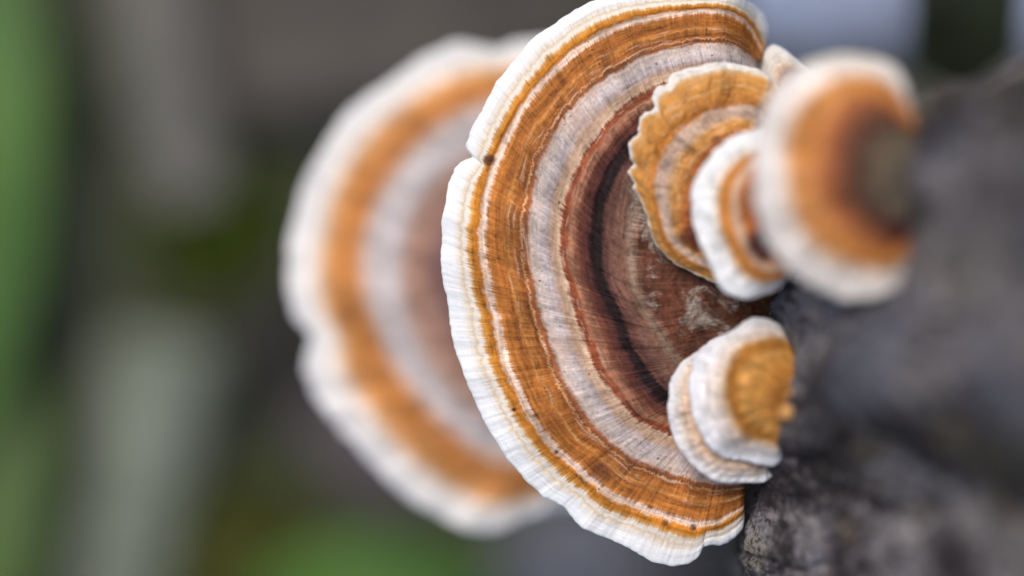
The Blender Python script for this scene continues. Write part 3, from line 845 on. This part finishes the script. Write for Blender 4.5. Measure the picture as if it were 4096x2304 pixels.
M_GRASS = plain('grass_material', lin(54, 96, 18), lin(72, 112, 30), 60, .6)
M_GRASS2 = plain('dull_grass_material', lin(58, 88, 28), lin(76, 102, 42), 60, .6)
M_TWIG = plain('grey_twig_material', lin(96, 96, 90), lin(118, 116, 110), 120, .9, .001)
M_TWIG2 = plain('pale_twig_material', lin(104, 112, 98), lin(132, 140, 126), 120, .9, .001)
M_MOSS = plain('moss_material', lin(70, 92, 8), lin(100, 116, 18), 200, .8)
M_MOSS2 = plain('olive_moss_material', lin(104, 112, 44), lin(128, 132, 62), 200, .8)
M_STONE = plain('pale_stone_material', lin(142, 156, 186), lin(166, 178, 204), 90, .7, .001)
M_SLATE = plain('slate_stone_material', lin(76, 80, 92), lin(100, 104, 116), 90, .7, .001)
M_DARKLEAF = plain('dark_leaf_material', lin(14, 24, 8), lin(26, 40, 16), 90, .7)
M_DEAD = plain('dead_leaf_material', lin(24, 22, 21), lin(40, 36, 34), 110, .85)
M_LITTER = plain('grey_litter_material', lin(66, 62, 58), lin(86, 81, 76), 80, .9, .001)
M_LITTER2 = plain('purple_litter_material', lin(64, 58, 62), lin(84, 76, 80), 80, .9, .001)

blade('grass_blade', 'broad bright green grass blade arching past the far bracket', 'grass blade', 'grass blades', [G(-260, 1250, .0), G(-140, 1050, .02), G(-10, 760, .018), G(20, 420, .02), G(14, 60, .018), G(-40, -300, .012)], .0150, M_GRASS)
blade('grass_blade', 'duller green grass blade low on the soil below the bright one', 'grass blade', 'grass blades', [G(-160, 1750, .0), G(-20, 1550, .014), G(36, 1250, .014), G(30, 960, .012), G(-60, 760, .008)], .0150, M_GRASS2)
blade('broad_leaf', 'fresh green leaf lying on the soil beneath the far bracket', 'leaf', None, [G(640, 1700, .0), G(820, 1560, .008), G(1010, 1480, .012), G(1260, 1480, .008)], .026, M_GRASS, .1, .5)
twig('thick grey weathered twig lying beside the moss clump', [G(380, -200, .004), G(400, 100, .005), G(440, 330, .005), G(500, 520, .004)], .0085, M_TWIG, 5)
twig('paler greenish-grey twig lying near the olive moss', [G(420, 840, .005), G(390, 1050, .005), G(350, 1280, .005), G(270, 1600, .004)], .0105, M_TWIG2, 8)
moss('small vivid green moss clump on the soil beside the far bracket', G(560, 580, .0), .0135, .008, M_MOSS, 3)
moss('olive moss clump on the soil near the fresh green leaf', G(590, 1470, .0), .020, .008, M_MOSS2, 4)
stone('pale blue-grey stone on the soil behind the small white-edged lobe', G(2110, -70, .004), (.0185, .0170, .011), M_STONE, 11)
stone('small pale blue-grey stone half hidden behind the dark ivy leaf', G(2690, -40, .003), (.011, .013, .008), M_STONE, 14)
stone('dark slate-blue stone on the soil under the lower edge of the biggest bracket', G(1490, 1450, .002), (.020, .013, .006), M_SLATE, 17)
blade('bark_chip', 'large grey-brown flake of bark lying above the far bracket', 'bark chip', None, [G(480, 130, .002), G(700, 90, .006), G(1000, 60, .007), G(1300, 40, .006), G(1560, 40, .002)], .034, M_LITTER, .12, .7)
blade('dead_leaf', 'blackish dead leaf curled on the soil beside the far bracket', 'dead leaf', 'dead leaves', [G(690, 640, .002), G(690, 780, .006), G(700, 930, .007), G(690, 1090, .002)], .012, M_DEAD, .25, .55)
blade('dead_leaf', 'dull purple-grey dead leaf on the soil below the far bracket', 'dead leaf', 'dead leaves', [G(780, 960, .002), G(880, 1080, .005), G(980, 1190, .006), G(1180, 1330, .002)], .016, M_LITTER2, .2, .6)

# dark ivy leaf that reaches in beside the stump, on a stalk rooted in the soil
def ivy():
    zt = ZF - .075
    tipp = G(2410, 235, zt)
    root = empty('ivy_leaf', G(2440, -620, .0))
    tag(root, 'very dark green hanging leaf close behind the upper side of the stump', 'leaf')
    org = np.array(root.location)
    n, m = 40, 15
    t = np.linspace(0, 1, n)
    a, b = G(2415, -330, zt + .006), tipp
    cen = a[None] + (b - a)[None] * t[:, None]
    cen[:, 2] += .006 * np.sin(t * np.pi)
    w = .0072 * np.clip(np.minimum((t / .18) ** .6, 1) * np.clip((1 - t) / .16, 0, 1) ** .5, .03, 1)
    q = np.linspace(-1, 1, m)
    top = np.stack([cen[:, 0:1] + w[:, None] * q[None], cen[:, 1:2] + 0 * q[None], cen[:, 2:3] + w[:, None] * (.18 * np.abs(q) ** 1.5)[None] + .0004 * fbm(t[:, None] * 9, q[None] * 3, 0, 7, 2)], -1)
    bot = top - np.array([0, 0, .0005])
    bot[:, 0], bot[:, -1] = top[:, 0], top[:, -1]
    v = np.concatenate([top, bot[:, ::-1]], 1)
    mm = v.shape[1]
    i = np.arange(n * mm).reshape(n, mm)
    j = np.roll(i, -1, 1)
    f = np.stack([i[:-1], i[1:], j[1:], j[:-1]], -1).reshape(-1, 4)
    new_obj('leaf_blade', v.reshape(-1, 3) - org, f, M_DARKLEAF, root)
    p = spline([org, org + [0, .002, .03], (a + org) / 2 + [0, 0, .03], a + [0, -.003, .001]], 30)
    ph = np.linspace(0, 2 * np.pi, 8, endpoint=False)
    v = p[:, None] + .0009 * np.stack([np.cos(ph), np.sin(ph) * .7, np.sin(ph) * .7], -1)[None]
    i = np.arange(30 * 8).reshape(30, 8)
    j = np.roll(i, -1, 1)
    f = np.stack([i[:-1], j[:-1], j[1:], i[1:]], -1).reshape(-1, 4)
    new_obj('stalk', v.reshape(-1, 3) - org, f, M_DARKLEAF, root)
ivy()
